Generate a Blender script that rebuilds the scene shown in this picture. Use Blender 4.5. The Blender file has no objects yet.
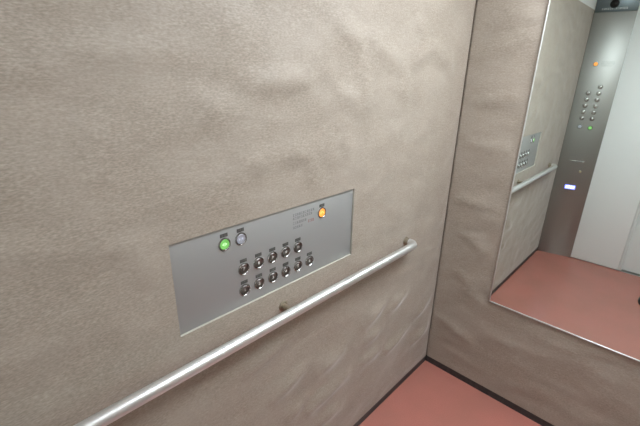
import bpy, bmesh, math, random
from mathutils import Vector, Matrix, noise
random.seed(7)
sc = bpy.context.scene
col = sc.collection
PI = math.pi

# ------------------------------------------------------------------ dimensions (metres)
W, D, DR, H = 1.35, 2.18, 2.245, 2.30      # car width, depth at the left wall, depth at the doors, ceiling
HC = 2.105                                   # top of the carpeted panels
HB = 0.040                                   # skirting height
COPX = 0.272                                 # width of the slanted return panel
MX0, MX1, MZ0, MZ1 = 0.287, 1.063, 0.552, 2.02   # mirror

# ------------------------------------------------------------------ helpers
def lin(c):
    return tuple(((v/12.92) if v <= 0.04045 else ((v+0.055)/1.055)**2.4) for v in [x/255 for x in c]) + (1,)

def tag(o, label=None, cat=None, group=None, kind=None):
    if label: o['label'] = label
    if cat: o['category'] = cat
    if group: o['group'] = group
    if kind: o['kind'] = kind
    return o

def obj(name, bm, mat, parent=None, smooth=False, loc=None):
    me = bpy.data.meshes.new(name)
    bmesh.ops.recalc_face_normals(bm, faces=bm.faces[:])
    bm.to_mesh(me); bm.free()
    if smooth:
        for p in me.polygons: p.use_smooth = True
        try: me.set_sharp_from_angle(angle=math.radians(38))
        except Exception: pass
    mats = mat if isinstance(mat, (list, tuple)) else [mat]
    for m in mats: me.materials.append(m)
    o = bpy.data.objects.new(name, me); col.objects.link(o)
    if parent: o.parent = parent
    if loc: o.location = loc
    return o

def empty(name, mat4):
    o = bpy.data.objects.new(name, None); col.objects.link(o)
    o.empty_display_size = 0.1
    o.matrix_world = mat4
    return o

def add_box(bm, x0, x1, y0, y1, z0, z1, bev=0.0, seg=2):
    r = bmesh.ops.create_cube(bm, size=1)
    vs = r['verts']
    for v in vs:
        v.co = Vector(((x0+x1)/2+v.co.x*(x1-x0), (y0+y1)/2+v.co.y*(y1-y0), (z0+z1)/2+v.co.z*(z1-z0)))
    if bev > 0:
        es = list({e for v in vs for e in v.link_edges})
        bmesh.ops.bevel(bm, geom=es, offset=bev, segments=seg, affect='EDGES', profile=0.5)
    return bm

def box(*a, **k):
    return add_box(bmesh.new(), *a, **k)

def add_lathe(bm, prof, n=40, M=Matrix.Identity(4)):
    """prof: (radius, height) pairs revolved about local Z"""
    rings = []
    for r, h in prof:
        if r < 1e-6: rings.append([bm.verts.new(M @ Vector((0, 0, h)))])
        else: rings.append([bm.verts.new(M @ Vector((r*math.cos(2*PI*i/n), r*math.sin(2*PI*i/n), h))) for i in range(n)])
    for a, b in zip(rings, rings[1:]):
        for i in range(n):
            j = (i+1) % n
            if len(a) == 1 and len(b) == 1: continue
            if len(a) == 1: bm.faces.new((a[0], b[i], b[j]))
            elif len(b) == 1: bm.faces.new((a[i], a[j], b[0]))
            else: bm.faces.new((a[i], a[j], b[j], b[i]))
    return bm

def add_tube(bm, pts, r, n=20, cap=True):
    pts = [Vector(p) for p in pts]
    rings = []
    up = None
    for i, p in enumerate(pts):
        t = (pts[min(i+1, len(pts)-1)] - pts[max(i-1, 0)]).normalized()
        if up is None:
            up = Vector((0, 0, 1)) if abs(t.z) < .9 else Vector((1, 0, 0))
        s = t.cross(up).normalized(); up = s.cross(t).normalized()
        rr = r[i] if isinstance(r, (list, tuple)) else r
        rings.append([bm.verts.new(p + rr*(math.cos(2*PI*k/n)*s + math.sin(2*PI*k/n)*up)) for k in range(n)])
    for a, b in zip(rings, rings[1:]):
        for k in range(n):
            bm.faces.new((a[k], a[(k+1) % n], b[(k+1) % n], b[k]))
    if cap:
        bm.faces.new(rings[0][::-1]); bm.faces.new(rings[-1])
    return bm

def text_bm(s, size, thick, loc, w=None, bold=0.0):
    cu = bpy.data.curves.new('lettering', 'FONT')
    cu.body = s; cu.size = size; cu.align_x = 'CENTER'; cu.align_y = 'CENTER'
    cu.extrude = thick/2; cu.offset = bold; cu.resolution_u = 3
    t = bpy.data.objects.new('lettering', cu); col.objects.link(t)
    dg = bpy.context.evaluated_depsgraph_get(); dg.update()
    me = bpy.data.meshes.new_from_object(t.evaluated_get(dg))
    bm = bmesh.new(); bm.from_mesh(me)
    bpy.data.objects.remove(t); bpy.data.curves.remove(cu); bpy.data.meshes.remove(me)
    for v in bm.verts: v.co += Vector(loc)
    return bm

# ------------------------------------------------------------------ materials
def mat(name, base=(128, 128, 128), rough=.5, metal=0, **kw):
    m = bpy.data.materials.new(name); m.use_nodes = True
    b = m.node_tree.nodes['Principled BSDF']
    b.inputs['Base Color'].default_value = lin(base)
    b.inputs['Roughness'].default_value = rough
    b.inputs['Metallic'].default_value = metal
    for k, v in kw.items():
        b.inputs[k.replace('_', ' ')].default_value = v
    return m

def N(m, t, **kw):
    n = m.node_tree.nodes.new(t)
    for k, v in kw.items(): setattr(n, k, v)
    return n

def speckle(m, c1, c2, scale, bump=0.0, stretch=(1, 1, 1), detail=3, lo=.35, hi=.65, dist=.002, coord='Object', c3=None, big=3.0, bigamt=.3):
    nt = m.node_tree; L = nt.links; b = nt.nodes['Principled BSDF']
    tc = N(m, 'ShaderNodeTexCoord'); mp = N(m, 'ShaderNodeMapping')
    mp.inputs['Scale'].default_value = stretch
    L.new(tc.outputs[coord], mp.inputs['Vector'])
    nz = N(m, 'ShaderNodeTexNoise'); nz.inputs['Scale'].default_value = scale; nz.inputs['Detail'].default_value = detail
    L.new(mp.outputs['Vector'], nz.inputs['Vector'])
    cr = N(m, 'ShaderNodeValToRGB'); e = cr.color_ramp.elements
    e[0].position = lo; e[0].color = lin(c1); e[1].position = hi; e[1].color = lin(c2)
    L.new(nz.outputs['Fac'], cr.inputs['Fac'])
    out = cr.outputs['Color']
    if c3:
        n2 = N(m, 'ShaderNodeTexNoise'); n2.inputs['Scale'].default_value = big; n2.inputs['Detail'].default_value = 4
        L.new(tc.outputs[coord], n2.inputs['Vector'])
        r2 = N(m, 'ShaderNodeMapRange'); r2.inputs['From Min'].default_value = .4; r2.inputs['From Max'].default_value = .65; r2.inputs['To Max'].default_value = bigamt
        L.new(n2.outputs['Fac'], r2.inputs['Value'])
        mx = N(m, 'ShaderNodeMix', data_type='RGBA')
        L.new(r2.outputs['Result'], mx.inputs['Factor']); L.new(out, mx.inputs['A']); mx.inputs['B'].default_value = lin(c3)
        out = mx.outputs['Result']
    L.new(out, b.inputs['Base Color'])
    if bump:
        bp = N(m, 'ShaderNodeBump'); bp.inputs['Strength'].default_value = bump; bp.inputs['Distance'].default_value = dist
        L.new(nz.outputs['Fac'], bp.inputs['Height']); L.new(bp.outputs['Normal'], b.inputs['Normal'])
    return nz

def carpet_mat(name, tint=1.0):
    """short looped wall carpet: thin weft lines running level along the wall, flecked yarn"""
    m = mat(name, (160, 148, 132), 0.58)
    nt = m.node_tree; L = nt.links; b = nt.nodes['Principled BSDF']
    b.inputs['Sheen Tint'].default_value = (1, .975, .93, 1); b.inputs['Sheen Weight'].default_value = .55; b.inputs['Sheen Roughness'].default_value = .32
    b.inputs['Specular IOR Level'].default_value = .55
    tc = N(m, 'ShaderNodeTexCoord')
    def noise_n(stretch, scale, detail=2):
        mp = N(m, 'ShaderNodeMapping'); mp.inputs['Scale'].default_value = stretch
        L.new(tc.outputs['Object'], mp.inputs['Vector'])
        n = N(m, 'ShaderNodeTexNoise'); n.inputs['Scale'].default_value = scale; n.inputs['Detail'].default_value = detail
        L.new(mp.outputs['Vector'], n.inputs['Vector']); return n
    fleck = noise_n((.5, .5, 1.4), 260, 2)            # flecks drawn out along the weft
    weft = noise_n((.12, .12, 1), 230, 1)          # weft rows
    patch = noise_n((1, 1, 1.5), 4.5, 4)           # wear and pile lie
    def rng(n, a, b_, lo, hi):
        r = N(m, 'ShaderNodeMapRange'); r.inputs['From Min'].default_value = a; r.inputs['From Max'].default_value = b_
        r.inputs['To Min'].default_value = lo; r.inputs['To Max'].default_value = hi
        L.new(n.outputs['Fac'], r.inputs['Value']); return r.outputs['Result']
    def mix(f, A, B):
        x = N(m, 'ShaderNodeMix', data_type='RGBA')
        L.new(f, x.inputs['Factor'])
        for s, v in (('A', A), ('B', B)):
            if isinstance(v, tuple): x.inputs[s].default_value = v
            else: L.new(v, x.inputs[s])
        return x.outputs['Result']
    T = lambda c: tuple(v*tint for v in lin(c)[:3]) + (1,)
    c = mix(rng(fleck, .3, .7, 0, 1), T((139, 128, 115)), T((171, 160, 146)))
    c = mix(rng(weft, .35, .65, 0, .32), c, T((124, 113, 101)))
    c = mix(rng(patch, .42, .68, 0, .38), c, T((166, 156, 144)))
    L.new(c, b.inputs['Base Color'])
    add = N(m, 'ShaderNodeMath', operation='ADD'); L.new(fleck.outputs['Fac'], add.inputs[0]); L.new(weft.outputs['Fac'], add.inputs[1])
    bp = N(m, 'ShaderNodeBump'); bp.inputs['Strength'].default_value = .2; bp.inputs['Distance'].default_value = .0010
    L.new(add.outputs[0], bp.inputs['Height']); L.new(bp.outputs['Normal'], b.inputs['Normal'])
    return m

def brushed(name, base, rough, vertical=True, streak=.05, metal=1.0):
    m = mat(name, base, rough, metal)
    nt = m.node_tree; L = nt.links; b = nt.nodes['Principled BSDF']
    tc = N(m, 'ShaderNodeTexCoord'); mp = N(m, 'ShaderNodeMapping')
    mp.inputs['Scale'].default_value = (1, .01, 1) if vertical else (.01, 1, 1)
    L.new(tc.outputs['Object'], mp.inputs['Vector'])
    nz = N(m, 'ShaderNodeTexNoise'); nz.inputs['Scale'].default_value = 900; nz.inputs['Detail'].default_value = 2
    L.new(mp.outputs['Vector'], nz.inputs['Vector'])
    r = N(m, 'ShaderNodeMapRange'); r.inputs['To Min'].default_value = rough-streak; r.inputs['To Max'].default_value = rough+streak
    L.new(nz.outputs['Fac'], r.inputs['Value']); L.new(r.outputs['Result'], b.inputs['Roughness'])
    return m

def glow(name, c, strength, base=(200, 200, 200)):
    m = mat(name, base, .35)
    b = m.node_tree.nodes['Principled BSDF']
    b.inputs['Emission Color'].default_value = lin(c); b.inputs['Emission Strength'].default_value = strength
    return m

M = {}
M['carpet'] = carpet_mat('wall carpet')
M['carpet_edge'] = mat('cut carpet edge', (182, 177, 166), .9)
M['floor'] = mat('floor vinyl', (170, 108, 98), .25, Specular_IOR_Level=.9)
speckle(M['floor'], (169, 106, 94), (181, 116, 104), 240, .12, dist=.0006, c3=(160, 107, 94), big=4, bigamt=.5)
M['skirt'] = mat('dark grey skirting vinyl', (52, 50, 49), .5); speckle(M['skirt'], (46, 45, 44), (60, 58, 56), 60)
M['white'] = mat('white enamel', (238, 239, 237), .4); speckle(M['white'], (236, 237, 235), (240, 241, 239), 5)
M['door'] = mat('white door enamel', (236, 239, 238), .3); speckle(M['door'], (235, 238, 237), (237, 240, 239), 3)
M['seam_shade'] = mat('grey seam shade', (214, 216, 214), .5); speckle(M['seam_shade'], (212, 214, 212), (216, 218, 216), 20)  # even grey that stands for the shade between the door leaves
M['plate'] = brushed('brushed panel steel', (168, 169, 167), .5, vertical=False, metal=.55)
M['cop'] = brushed('brushed column steel', (154, 153, 149), .40, vertical=True, metal=.78)
M['camera_steel'] = brushed('dark camera plate', (104, 112, 116), .32, vertical=False)
M['chrome'] = mat('mirror trim steel', (205, 203, 198), .35, .6); speckle(M['chrome'], (200, 200, 197), (210, 210, 207), 40)
M['rail'] = brushed('satin rail steel', (218, 218, 216), .36, vertical=True, streak=.02, metal=.82)
M['bracket'] = mat('bracket metal', (150, 140, 122), .42, .8); speckle(M['bracket'], (140, 130, 112), (158, 148, 130), 60)
M['button'] = mat('button steel', (126, 124, 121), .3, 1.0); speckle(M['button'], (122, 120, 117), (131, 129, 126), 300)
M['bezel'] = mat('button bezel steel', (176, 175, 172), .25, 1.0); speckle(M['bezel'], (170, 169, 166), (182, 181, 178), 200)
M['gap'] = mat('button gap', (38, 36, 34), .6); speckle(M['gap'], (34, 32, 30), (42, 40, 38), 200)
M['numeral'] = mat('light numeral', (205, 203, 198), .45); speckle(M['numeral'], (201, 199, 194), (209, 207, 202), 200)
M['braille'] = mat('braille plate', (74, 73, 69), .6); speckle(M['braille'], (70, 69, 65), (78, 77, 73), 300)
M['dots'] = mat('braille dot', (112, 111, 105), .45); speckle(M['dots'], (108, 107, 101), (116, 115, 109), 300)
M['ink'] = mat('printed ink', (112, 112, 113), .6); speckle(M['ink'], (108, 108, 109), (116, 116, 117), 300)
M['ink_red'] = mat('red printed ink', (150, 84, 84), .6); speckle(M['ink_red'], (144, 80, 80), (156, 88, 88), 300)
M['green'] = glow('green lit cap', (92, 190, 66), .55, (112, 160, 92))
M['green_core'] = glow('green lit symbol', (176, 235, 160), .75, (180, 210, 170))
M['orange'] = glow('orange lit cap', (240, 146, 44), 1.0, (210, 140, 70))
M['orange_core'] = glow('orange lit symbol', (255, 190, 100), .9, (230, 180, 110))
M['pale_cap'] = mat('pale close cap', (176, 178, 188), .35, .5); speckle(M['pale_cap'], (172, 174, 184), (180, 182, 192), 200)
M['blueish'] = mat('pale close symbol', (214, 218, 236), .4); speckle(M['blueish'], (210, 214, 232), (218, 222, 240), 200)
M['lcd'] = glow('blue lit display', (120, 130, 255), 2.2, (120, 120, 200))
M['lcd_char'] = glow('white lit characters', (226, 230, 255), 3.2, (220, 220, 255))
M['black'] = mat('black glossy dome', (14, 14, 16), .12); speckle(M['black'], (12, 12, 14), (17, 17, 19), 80)
M['rubber'] = mat('black rubber', (24, 23, 23), .55); speckle(M['rubber'], (21, 20, 20), (28, 27, 27), 120)
M['leather'] = mat('black leather', (20, 19, 19), .4); speckle(M['leather'], (17, 16, 16), (24, 23, 22), 160, .2, dist=.0005)
M['brass'] = mat('key barrel', (200, 190, 160), .3, 1.0); speckle(M['brass'], (195, 185, 155), (206, 196, 166), 90)
M['sill'] = brushed('aluminium sill', (178, 178, 176), .4, vertical=False)
mm = mat('mirror silver', (237, 245, 240), .012, 1.0); M['mirror'] = mm
speckle(mm, (236, 244, 239), (238, 246, 241), 2)
M['diffuser'] = glow('ceiling diffuser', (239, 247, 255), 22.5, (240, 240, 240))
M['diffuser_fill'] = glow('small fill diffuser', (239, 247, 255), 17.0, (240, 240, 240))

# ------------------------------------------------------------------ setting: carpeted walls
WP = (-1.435, -.761, .9666, 1.2222)          # opening for the wheelchair button plate (y0,y1,z0,z1)
# long soft wrinkles of the loose carpet: (a0, z0, a1, z1, height mm, half width mm)
RIDGES = [(-0.522, 0.631, -0.639, 0.579, 3.2, 18),(-0.346, 0.608, -0.447, 0.573, 3.2, 18),(-0.078, 0.45, -0.211, 0.408, 3.8, 18),(-0.071, 0.268, -0.19, 0.249, 4.8, 18),(-0.268, 0.385, -0.441, 0.34, 4.2, 18),(-0.523, 0.507, -0.616, 0.489, 3.2, 18),(-0.525, 0.389, -0.621, 0.387, 3.2, 18),(-1.066, 0.764, -1.235, 0.722, 2.7, 18),(-1.025, 0.585, -1.131, 0.546, 3.0, 18),(-0.802, 0.542, -0.919, 0.515, 3.6, 18),(-0.765, 0.391, -0.966, 0.368, 3.9, 18),(-1.014, 0.428, -1.071, 0.405, 3.0, 18),(-0.8, 0.242, -0.898, 0.244, 3.0, 18),(-0.887, 1.743, -0.778, 1.677, 3.6, 22),(-0.694, 1.689, -0.524, 1.616, 3.9, 22),(-0.436, 1.658, -0.321, 1.695, 3.0, 22),(-0.321, 1.695, -0.178, 1.644, 3.0, 22),(-0.178, 1.644, -0.152, 1.594, 2.1, 22),(-0.477, 1.817, -0.384, 1.718, 3.0, 22),(-0.761, 1.626, -0.717, 1.517, 3.0, 22),(-0.506, 1.608, -0.48, 1.509, 3.0, 22),(-1.189, 1.572, -1.001, 1.576, 3.6, 22),(-1.324, 1.531, -1.263, 1.506, 2.6, 22),(-1.2, 1.38, -1.144, 1.367, 2.6, 22),(-0.886, 1.576, -0.765, 1.501, 2.6, 22),(-0.986, 1.37, -0.954, 1.278, 2.6, 22),(-1.068, 1.376, -1.0, 1.372, 2.6, 22),(-0.82, 1.417, -0.797, 1.334, 2.6, 22),(-1.526, 1.631, -1.38, 1.63, 1.6, 26),(-1.601, 1.473, -1.467, 1.438, 1.6, 26),(-1.567, 1.291, -1.481, 1.193, 1.6, 26),(-1.631, 1.603, -1.574, 1.612, 1.6, 26)]
RIDGES_B = [(0.103, 0.854, 0.216, 0.8, 4.4, 22),(0.11, 0.63, 0.201, 0.577, 4.1, 22),(0.05, 1.025, 0.166, 1.026, 3.4, 22),(0.089, 0.308, 0.225, 0.275, 4.2, 22),(0.164, 0.55, 0.259, 0.496, 3.2, 22),(0.299, 0.358, 0.439, 0.377, 2.6, 22),(0.059, 1.489, 0.244, 1.52, 2.4, 26),(0.064, 1.311, 0.224, 1.296, 2.4, 26),(0.069, 1.696, 0.257, 1.746, 2.4, 26),(0.033, 1.834, 0.259, 1.827, 2.4, 26),(0.619, 0.439, 0.848, 0.398, 1.7, 26)]

def sstep(t):
    t = max(0., min(1., t)); return t*t*(3-2*t)

def ridges_h(a, z, R):
    h = 0.
    for a0, z0, a1, z1, hh, ww in R:
        dx, dz = a1-a0, z1-z0; l2 = dx*dx+dz*dz
        t = ((a-a0)*dx+(z-z0)*dz)/l2
        tc = max(0., min(1., t))
        ex, ez = a-(a0+tc*dx), z-(z0+tc*dz)
        d2 = ex*ex+ez*ez; s = max(ww, 23)*.001*(1.0 + .15*math.tanh(ez/.015))     # full above, tucked under below
        if d2 < 9*s*s: h += hh*.001*math.exp(-d2/(2*s*s))*(.55+.45*math.sin(PI*tc) if 0 < t < 1 else .55)
    return h

def relief(a, z, seed, R):
    w = .03*noise.noise(Vector((a*4, z*4, seed+9)))
    n1 = noise.noise(Vector((a*5.5, (z+w-.18*a)*12, seed)))
    n2 = noise.noise(Vector((a*11, (z+w)*22, seed+3)))
    k = (3.7 if z < .9 else 2.1 if z > 1.0 else 3.7-16*(z-.9)) if R is RIDGES else 1.6
    return k*ridges_h(a, z, R) + .0042*n1 + .0022*n2

def grid_lines(a, b, step, cuts=()):
    vals = [a]; marks = sorted([c for c in cuts if a < c < b] + [b])
    for c in marks:
        n = max(1, round((c-vals[-1])/step)); s = vals[-1]
        vals += [s+(c-s)*(i+1)/n for i in range(n)]
    return vals

def carpet(name, A, Z, to, seed, R, hole=None, round_lo=True, round_hi=True):
    """carpet panel over the grid A x Z; to(a,z,h) gives the point; hole leaves an opening with cut edges"""
    bm = bmesh.new(); V = {}
    a0, a1 = A[0], A[-1]
    for i, a in enumerate(A):
        for j, z in enumerate(Z):
            f = min(sstep((a-a0)/.05), sstep((a1-a)/.05), sstep((z-Z[0])/.04), sstep((Z[-1]-z)/.05))
            if hole:
                dx = max(hole[0]-a, 0, a-hole[1]); dz = max(hole[2]-z, 0, z-hole[3])
                f *= sstep(math.hypot(dx, dz)/.07)
            h = relief(a, z, seed, R)*f
            e = min((a-a0) if round_lo else 9, (a1-a) if round_hi else 9)     # edges tuck in towards the corner seam
            if e < .008: h -= .0045*(1-math.sqrt(max(0, 1-(1-e/.008)**2)))
            V[i, j] = bm.verts.new(to(a, z, h))
    for i in range(len(A)-1):
        for j in range(len(Z)-1):
            am, zm = (A[i]+A[i+1])/2, (Z[j]+Z[j+1])/2
            if hole and hole[0] < am < hole[1] and hole[2] < zm < hole[3]: continue
            bm.faces.new((V[i, j], V[i+1, j], V[i+1, j+1], V[i, j+1]))
    loose = [v for v in bm.verts if not v.link_faces]
    for v in loose: bm.verts.remove(v)
    if hole:
        es = [e for e in bm.edges if e.is_boundary and all(hole[0]-1e-4 < inv_a(v.co) < hole[1]+1e-4 and hole[2]-1e-4 < v.co.z < hole[3]+1e-4 for v in e.verts)]
        ret = bmesh.ops.extrude_edge_only(bm, edges=es)
        nv = [g for g in ret['geom'] if isinstance(g, bmesh.types.BMVert)]
        for v in nv: v.co.x -= .0085
        for g in ret['geom']:
            if isinstance(g, bmesh.types.BMFace): g.material_index = 1
        for e in es:
            for f in e.link_faces:
                if all(abs(v.co.x) > .004 for v in f.verts): f.material_index = 1
        nvs = set(nv)
        for f in bm.faces:
            if any(v in nvs for v in f.verts): f.material_index = 1
    return bm
inv_a = lambda co: co.y

A = sorted(set([round(v, 5) for v in grid_lines(-D, -.0022, .0095, WP[:2])] + [-.0032, -.0046, -.0064, -.0090]))
Z = grid_lines(HB, HC, .0095, WP[2:])
bm = carpet('wall_left', A, Z, lambda a, z, h: (h, a, z), 1.7, RIDGES, hole=WP, round_lo=False)
add_box(bm, -.06, -.0105, -D-.02, 0.05, 0, HC)
wl = tag(obj('wall_left', bm, [M['carpet'], M['carpet_edge']], smooth=True), kind='structure')
wl['label'] = 'beige carpeted wall with handrail and button plate'

A = sorted(set([round(v, 5) for v in grid_lines(.0005, W, .0105)] + [.0015, .0030, .0050, .0075]))
Z = grid_lines(HB, HC, .0105)
MR = (MX0-.03, MX1+.03, MZ0-.03, MZ1+.03)
def back_pt(a, z, h):
    dx = max(MX0-a, 0, a-MX1); dz = max(MZ0-z, 0, z-MZ1)
    k = sstep(math.hypot(dx, dz)/.05)
    return (a, -h*k - .0*(1-k), z)
bm = carpet('wall_back', A, Z, back_pt, 5.3, RIDGES_B, round_hi=False)
add_box(bm, -.05, W+.05, .0085, .06, 0, HC)
tag(obj('wall_back', bm, M['carpet'], smooth=True), kind='structure')

A = grid_lines(-DR, -.004, .02); Z = grid_lines(HB, HC, .02)
bm = carpet('wall_right', A, Z, lambda a, z, h: (W-h, a, z), 11.1, [], round_lo=False)
add_box(bm, W+.0085, W+.06, -DR-.02, .05, 0, HC)
tag(obj('wall_right', bm, M['carpet'], smooth=True), kind='structure')

# white upper band between carpet and ceiling
tag(obj('trim_1', box(-.06, -.003, -D-.02, .05, HC+.0005, H), M['white']), kind='structure')
tag(obj('trim_2', box(W+.003, W+.06, -DR-.02, .05, HC+.0005, H), M['white']), kind='structure')
tag(obj('trim_3', box(-.002, W+.002, .003, .05, HC+.0005, H), M['white']), kind='structure')
tag(obj('ceiling', box(-.06, W+.06, -DR-.10, .06, H, H+.04), M['white']), kind='structure')
tag(obj('floor', box(-.06, W+.06, -DR-.003, .06, -.04, 0), M['floor']), kind='structure')
# skirtings
tag(obj('baseboard_left', box(-.008, -.0008, -D, -.0008, 0, HB), M['skirt']), kind='structure')
tag(obj('baseboard_back', box(-.0005, W+.0005, .0006, .008, 0, HB), M['skirt']), kind='structure')
tag(obj('baseboard_right', box(W+.0008, W+.008, -DR, -.0008, 0, HB), M['skirt']), kind='structure')

# ------------------------------------------------------------------ doors (two leaves, the second one sliding behind the first)
DX0, DXM, DX1 = .262, .658, 1.08
leaf = box(DX0, DXM, -DR-.026, -DR, .006, 2.20, bev=.003)
d1 = tag(obj('door_1', leaf, M['door'], smooth=True), kind='structure')
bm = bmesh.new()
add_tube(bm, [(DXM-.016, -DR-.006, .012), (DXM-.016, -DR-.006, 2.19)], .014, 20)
obj('seam_shade_strip', bm, M['seam_shade'], d1, True)  # grey strip put in as the soft shade band at the leaf seam
leaf = box(DXM-.03, DX1, -DR-.062, -DR-.032, .010, 2.20, bev=.003)
d2 = tag(obj('door_2', leaf, M['door'], smooth=True), kind='structure')
bm = bmesh.new()
add_box(bm, COPX-.02, DX1+.02, -DR-.10, -DR-.004, -.04, .0)
for yy in (.014, .05): add_box(bm, COPX-.02, DX1+.02, -DR-yy-.012, -DR-yy-.008, 0, .003)
tag(obj('trim_4', bm, M['sill']), kind='structure')
tag(obj('wall_front', box(DX1-.002, W+.06, -DR-.03, -DR+.035, 0, H), M['white']), kind='structure')
tag(obj('trim_5', box(COPX-.012, DX1-.002, -DR-.09, -DR+.004, 2.20, H), M['white']), kind='structure')
tag(obj('trim_6', box(COPX-.10, DX1+.10, -DR-.12, -DR-.10, -.04, H), M['skirt']), kind='structure')   # dark shaft behind the leaves

# ------------------------------------------------------------------ button panels
def ring_bezel(R=.0185):
    r = R
    return add_lathe(bmesh.new(), [(r-.0036, .0004), (r-.0036, .0028), (r-.0029, .0036), (r-.0012, .0034), (r-.0002, .0014), (r, 0), (r-.0036, .0004)], 44)

def cap_dish(r=.0138):
    return add_lathe(bmesh.new(), [(r, .0002), (r, .0018), (r-.0010, .0027), (r-.0022, .0022), (r*.45, .0012), (0, .0010)], 40)

def cap_dome(r=.0138):
    return add_lathe(bmesh.new(), [(r, .0002), (r, .0030), (r-.0010, .0040), (r*.6, .0052), (0, .0056)], 40)

def gap_disc(r=.0150):
    return add_lathe(bmesh.new(), [(r, .0001), (r, .0005), (0, .0005)], 36)

def tri(bm, pts, z0, z1):
    lo = [bm.verts.new((x, y, z0)) for x, y in pts]; hi = [bm.verts.new((x, y, z1)) for x, y in pts]
    bm.faces.new(hi); bm.faces.new(lo[::-1])
    n = len(pts)
    for i in range(n): bm.faces.new((lo[i], lo[(i+1) % n], hi[(i+1) % n], hi[i]))

def symbol(kind, z0):
    bm = bmesh.new()
    if kind == 'open':       # arrowheads pointing apart with a bar between
        tri(bm, [(-.0075, 0), (-.0022, -.0048), (-.0022, .0048)], z0, z0+.0006)
        tri(bm, [(.0075, 0), (.0022, .0048), (.0022, -.0048)], z0, z0+.0006)
        add_box(bm, -.0006, .0006, -.0052, .0052, z0, z0+.0006)
    elif kind == 'close':
        tri(bm, [(-.0016, 0), (-.0070, .0048), (-.0070, -.0048)], z0, z0+.0006)
        tri(bm, [(.0016, 0), (.0070, -.0048), (.0070, .0048)], z0, z0+.0006)
        add_box(bm, -.0006, .0006, -.0052, .0052, z0, z0+.0006)
    elif kind == 'call':     # a small receiver
        add_tube(bm, [(-.0058, -.001, z0+.001), (-.0046, .0022, z0+.001), (0, .0036, z0+.001), (.0046, .0022, z0+.001), (.0058, -.001, z0+.001)], [.0016, .0012, .001, .0012, .0016], 10)
        add_box(bm, -.0074, -.0040, -.0034, -.0006, z0, z0+.0016, bev=.0005)
        add_box(bm, .0040, .0074, -.0034, -.0006, z0, z0+.0016, bev=.0005)
    return bm

def make_button(root, u, v, face, kind=None, lit=None, dome=False, core=None):
    cap = obj('button', (cap_dome if dome else cap_dish)(), M[lit] if lit else M['pale_cap' if kind == 'close' else 'bezel' if dome else 'button'], root, True, (u, v, .0020))
    obj('bezel', ring_bezel(), M['bezel'], cap, True, (0, 0, -.0001))
    if not dome: obj('recess', gap_disc(), M['gap'], cap, True, (0, 0, 0))
    z0 = .0050 if dome else .0012
    m = M[core] if core else M['numeral']
    if kind: obj('symbol', symbol(kind, z0), m, cap)
    else: obj('numeral', text_bm(face, .0125 if len(face) == 1 else .0105, .0012, (0, 0, z0+.0005), bold=.0003), m, cap)
    if lit: tag(cap, lit + ' lit round button')
    return cap

DOTPAT = [(0, 1), (0, 0), (0, -1), (1, 1), (1, 0), (1, -1)]
def make_braille(root, u, v, seed):
    rnd = random.Random(seed)
    p = obj('braille_plate', box(-.0112, .0112, -.0052, .0052, 0, .0012, bev=.0004), M['braille'], root, loc=(u, v, .0020))
    bm = bmesh.new()
    for cx in (-.0056, -.0004, .0048):
        for dx, dy in DOTPAT:
            if rnd.random() < .55:
                add_lathe(bm, [(.00075, 0), (.0006, .0005), (0, .0007)], 8, Matrix.Translation((cx+dx*.0022-.0006, dy*.0024, .0012)))
    obj('braille_dots', bm, M['dots'], p)
    return p

def print_rows(rows, size, mats=None):
    """small printed lines too fine to read: rows of short strokes standing for characters"""
    rnd = random.Random(3); bm = bmesh.new()
    for (u0, u1, v) in rows:
        u = u0
        while u < u1 - size*.6:
            w = size*rnd.uniform(.65, .95)
            k = rnd.randint(2, 3)
            for i in range(k):
                y = v - size*.42 + size*.84*i/(k-1)
                add_box(bm, u, u+w, y-size*.07, y+size*.07, 0, .0002)
            add_box(bm, u+w*rnd.uniform(.25, .6), u+w*rnd.uniform(.62, .75), v-size*.5, v+size*.5, 0, .0002)
            u += size*1.12
    return bm

# --- wheelchair-height panel let into the left carpet wall: local X along the wall, Y up, Z out
y0, y1, z0, z1 = WP
PC = Matrix(((0, 0, 1, -.0082), (1, 0, 0, (y0+y1)/2), (0, 1, 0, z0), (0, 0, 0, 1)))
cp = empty('button_panel', PC)
tag(cp, 'wide brushed steel button plate set in the beige carpet wall above the handrail', 'button panel')
pw, ph = (y1-y0)/2-.0006, (z1-z0)
obj('faceplate', box(-pw, pw, .0006, ph-.0006, -.001, .0020, bev=.0006), M['plate'], cp, True)
U = lambda y: y-(y0+y1)/2
V_ = lambda z: z-z0-.004
for i in range(5):
    u, v = U(-1.232+.0513*i), V_(1.086)
    make_button(cp, u, v, str(7+i)); make_braille(cp, u, v+.0255, 20+i)
for i in range(6):
    u, v = U(-1.233+.0515*i), V_(1.019)
    make_button(cp, u, v, str(1+i)); make_braille(cp, u, v+.0255, 40+i)
make_button(cp, U(-1.287), V_(1.179), '', 'open', 'green', core='green_core'); make_braille(cp, U(-1.287), V_(1.2045), 60)
make_button(cp, U(-1.236), V_(1.179), '', 'close', core='blueish'); make_braille(cp, U(-1.236), V_(1.2045), 61)
make_button(cp, U(-.920), V_(1.175), '', 'call', 'orange', core='orange_core'); make_braille(cp, U(-.920), V_(1.2000), 62)
obj('printed_notice', print_rows([(U(-1.046), U(-.952), V_(1.1965)), (U(-1.046), U(-.965), V_(1.1855)), (U(-1.046), U(-.985), V_(1.1700)), (U(-1.046), U(-1.0), V_(1.1555))], .0075), M['ink'], cp, loc=(0, 0, .0020))
tag(obj('red_print', print_rows([(U(-.982), U(-.950), V_(1.1620))], .0085), M['ink_red'], cp, loc=(0, 0, .0020)), 'small red printed mark')

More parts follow.
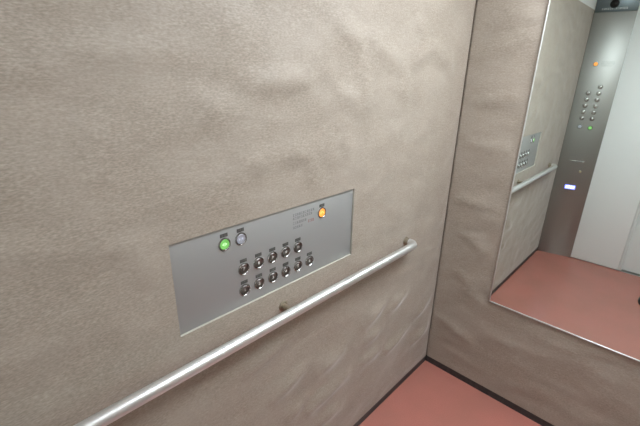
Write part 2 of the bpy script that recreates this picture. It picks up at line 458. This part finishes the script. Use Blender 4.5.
# --- operating column on the slanted return beside the doors
dv = Vector((COPX, -(DR-.010-D), 0)); LW = dv.length; dv.normalize()
nv = Vector((-dv.y, dv.x, 0))
def cop_matrix(z):
    o = Vector((0, -D, z)) + dv*(LW/2)
    r = -dv
    return Matrix(((r.x, 0, nv.x, o.x), (r.y, 0, nv.y, o.y), (0, 1, 0, o.z), (0, 0, 0, 1)))
cop = empty('operating_column', cop_matrix(0))
tag(cop, 'tall brushed steel column of lift buttons beside the white doors, seen in the mirror', 'operating panel')
CT = 2.086
obj('faceplate', box(-LW/2+.0015, LW/2-.0015, .001, CT-.0015, -.030, 0, bev=.0012), M['cop'], cop, True)
CU = lambda x: LW/2 - x/dv.x         # virtual distance from the left wall -> local X
def cbtn(x, z, face, **k):
    b = make_button(cop, CU(x), z, face, dome=True, **k); b.location.z = 0; return b
for i in range(6): cbtn(.163, 1.275+.0512*i, str(1+2*i))
for i in range(5): cbtn(.091, 1.276+.0512*i, str(2+2*i))
cbtn(.165, 1.200, '', kind='open', lit='green', core='green_core')
cbtn(.091, 1.205, '', kind='close', core='blueish')
cbtn(.093, 1.707, '', kind='call', lit='orange', core='orange_core')
obj('printed_notice', print_rows([(CU(.215), CU(.13), 1.722), (CU(.215), CU(.13), 1.708), (CU(.2), CU(.13), 1.694)], .008), M['ink'], cop, loc=(0, 0, .0001))
tag(obj('slot', box(CU(.185), CU(.085), .9065, .9125, 0, .003, bev=.001), M['bezel'], cop), 'thin pale metal slot lip')
kl = obj('key_lock', add_lathe(bmesh.new(), [(.010, 0), (.010, .003), (.008, .0045), (.0, .0045)], 28), M['brass'], cop, True, (CU(.176), .818, 0))
obj('keyhole', box(-.0008, .0008, -.005, .005, .0040, .0048), M['gap'], kl)
ds = obj('display', box(-.040, .040, -.019, .019, 0, .0015, bev=.0005), M['lcd'], cop, loc=(CU(.130), .670, 0))
tag(ds, 'small blue lit display')
bm = bmesh.new()
for k in range(4):
    for yy in (-.006, .007): add_box(bm, -.033+k*.0175, -.021+k*.0175, yy-.005, yy+.005, .0015, .0018)
obj('display_characters', bm, M['lcd_char'], ds)

# --- dark camera plate above the column
cam_p = empty('camera_plate', cop_matrix(CT))
tag(cam_p, 'dark steel plate with a black camera dome above the column of lift buttons', 'camera panel')
obj('faceplate', box(-LW/2+.0015, LW/2-.0015, .001, H-CT-.002, -.030, 0, bev=.0012), M['camera_steel'], cam_p, True)
dm = obj('camera_dome', add_lathe(bmesh.new(), [(.030, 0), (.030, .004), (.027, .012), (.019, .021), (.009, .0255), (0, .027)], 36), M['black'], cam_p, True, (CU(.118), .056, 0))
obj('dome_collar', add_lathe(bmesh.new(), [(.034, 0), (.0335, .004), (.0302, .005)], 36), M['camera_steel'], dm, True)
obj('printed_notice', print_rows([(CU(.205), CU(.045), .022)], .0115), M['white'], cam_p, loc=(0, 0, .0001))

# ------------------------------------------------------------------ mirror
mir = empty('mirror', Matrix.Translation(((MX0+MX1)/2, -.001, MZ0)))
tag(mir, 'large steel-trimmed wall mirror on the beige carpet reflecting floor and doors', 'mirror')
hw, mh = (MX1-MX0)/2, MZ1-MZ0
obj('mirror_glass', box(-hw, hw, -.005, -.001, 0, mh), M['mirror'], mir)
bm = bmesh.new(); t = .0021
for a in ((-hw-t, -hw+t, -t, mh+t), (hw-t, hw+t, -t, mh+t), (-hw+t, hw-t, -t, t), (-hw+t, hw-t, mh-t, mh+t)):
    add_box(bm, a[0], a[1], -.0085, 0, a[2], a[3], bev=.001)
obj('mirror_trim', bm, M['chrome'], mir, True)

# ------------------------------------------------------------------ handrail
RZ, RX, RR = .902, .052, .0168
RY0, RY1 = -1.868, -.380
hr = empty('handrail', Matrix.Translation((0, (RY0+RY1)/2, RZ)))
tag(hr, 'round satin steel handrail running level along the carpet wall below the button plate', 'handrail')
cy = (RY0+RY1)/2
def bend(yw, s):
    pts = []; rb = .026
    pts.append((.020, yw-cy, 0))
    for k in range(9):
        a = PI/2*k/8
        pts.append((RX-rb+rb*math.sin(a), yw-cy+s*rb*(1-math.cos(a)), 0))
    return pts
p = bend(RY1, -1) + bend(RY0, 1)[::-1]
obj('rail', add_tube(bmesh.new(), p, RR, 28), M['rail'], hr, True)
for yw in (RY1, RY0):
    Mx = Matrix.Translation((.0, yw-cy, 0)) @ Matrix.Rotation(PI/2, 4, 'Y')
    obj('end_post', add_lathe(bmesh.new(), [(.0, .0005), (.0205, .0005), (.0205, .0035), (.0170, .0055), (.0160, .020), (.0, .020)], 32, Mx), M['bracket'], hr, True)
bm = bmesh.new()
ym = -1.097-cy
add_tube(bm, [(.001, ym, -.001), (.028, ym, -.001), (RX-.010, ym, -.004)], .0095, 18)
bk = obj('bracket', bm, M['bracket'], hr, True)
Mx = Matrix.Translation((0, ym, -.001)) @ Matrix.Rotation(PI/2, 4, 'Y')
obj('flange', add_lathe(bmesh.new(), [(0, .0005), (.017, .0005), (.017, .003), (.015, .0045), (.009, .0045)], 28, Mx), M['bracket'], bk, True)

# ------------------------------------------------------------------ black shoe standing on the floor
def loft(secs, n=28):
    bm = bmesh.new(); R = []
    for (y, zc, hx, hz, xo, flat) in secs:
        ring = []
        for k in range(n):
            a = 2*PI*k/n; cx_, sz = math.cos(a), math.sin(a)
            z = zc + hz*sz*(flat if sz < 0 else 1)
            ring.append(bm.verts.new((xo+hx*math.copysign(abs(cx_)**.8, cx_), y, z)))
        R.append(ring)
    for a, b in zip(R, R[1:]):
        for k in range(n): bm.faces.new((a[k], a[(k+1) % n], b[(k+1) % n], b[k]))
    bm.faces.new(R[0][::-1]); bm.faces.new(R[-1])
    return bm
SHX, SHY = .872, -1.69        # toe tip, pointing to the back wall
sh = empty('shoe', Matrix.Translation((SHX, SHY-.14, 0)))
tag(sh, 'black leather shoe on the red floor, only its toe caught in the mirror', 'shoe')
outl = [(.140, .004, 0), (.136, .022, .002), (.122, .036, .003), (.095, .044, .003), (.06, .048, .002), (.02, .043, 0), (-.03, .035, -.002), (-.075, .034, -.002), (-.115, .035, 0), (-.134, .026, 0), (-.141, .006, 0)]
bm = bmesh.new()
lo = [bm.verts.new((xo-hx, y, .001)) for y, hx, xo in outl] + [bm.verts.new((xo+hx, y, .001)) for y, hx, xo in outl[::-1]]
f = bm.faces.new(lo); r = bmesh.ops.extrude_face_region(bm, geom=[f])
for v in [g for g in r['geom'] if isinstance(g, bmesh.types.BMVert)]: v.co.z = .017
sole = obj('sole', bm, M['rubber'], sh)
up = [(.134, .026, .010, .010, .002, .8), (.126, .030, .026, .017, .003, .75), (.105, .034, .037, .024, .003, .7), (.07, .040, .043, .032, .002, .7), (.03, .050, .041, .044, 0, .75),
      (-.01, .060, .037, .053, -.001, .8), (-.05, .066, .034, .052, -.002, .93), (-.09, .067, .034, .052, -.001, .95), (-.12, .064, .029, .050, 0, .92), (-.134, .058, .016, .042, 0, .9)]
obj('upper', loft(up), M['leather'], sh, True)
for k in range(4):
    y = .045-.022*k; zt = .079+.0125*k
    obj('lace', add_tube(bmesh.new(), [(-.020, y, zt-.006), (-.010, y+.002, zt+.004), (.010, y-.002, zt+.004), (.020, y, zt-.006)], .0024, 8), M['rubber'], sh, True)

# ------------------------------------------------------------------ ceiling lamp (the light of the car) and an added fill lamp
def ceiling_lamp(LX0, LX1, LY0, LY1, m, label):
    cl = empty('ceiling_light', Matrix.Translation(((LX0+LX1)/2, (LY0+LY1)/2, H)))
    tag(cl, label, 'ceiling light')
    lx, ly = (LX1-LX0)/2, (LY1-LY0)/2
    obj('diffuser', box(-lx, lx, -ly, ly, -.022, -.012), M[m], cl)
    bm = bmesh.new(); t = .02
    for a in ((-lx-t, -lx, -ly-t, ly+t), (lx, lx+t, -ly-t, ly+t), (-lx, lx, -ly-t, -ly), (-lx, lx, ly, ly+t)):
        add_box(bm, *a, -.026, -.0005, bev=.002)
    obj('light_frame', bm, M['white'], cl, True)
ceiling_lamp(.56, 1.10, -1.08, -.12, 'diffuser', 'long white luminous ceiling panel on the side of the mirror')
ceiling_lamp(.80, 1.12, -2.08, -1.82, 'diffuser_fill', 'small square white fill lamp added out of view inside the doors')  # unseen lamp, added to brighten the front wall and button column

# ------------------------------------------------------------------ world, camera, view
w = bpy.data.worlds.new('World'); sc.world = w; w.use_nodes = True
w.node_tree.nodes['Background'].inputs['Color'].default_value = (.02, .02, .02, 1)
cam = bpy.data.cameras.new('camera'); co = bpy.data.objects.new('camera', cam); col.objects.link(co)
co.location = (.7962, -1.7657, 1.60); co.rotation_euler = (1.2169, -.0178, .7704)
cam.sensor_width = 36; cam.sensor_fit = 'HORIZONTAL'; cam.lens = 36*379.55/640; cam.clip_start = .02
sc.camera = co
vs = sc.view_settings
vs.view_transform = 'Standard'; vs.look = 'None'; vs.gamma = 1; vs.use_curve_mapping = False
vs.exposure = -0.04
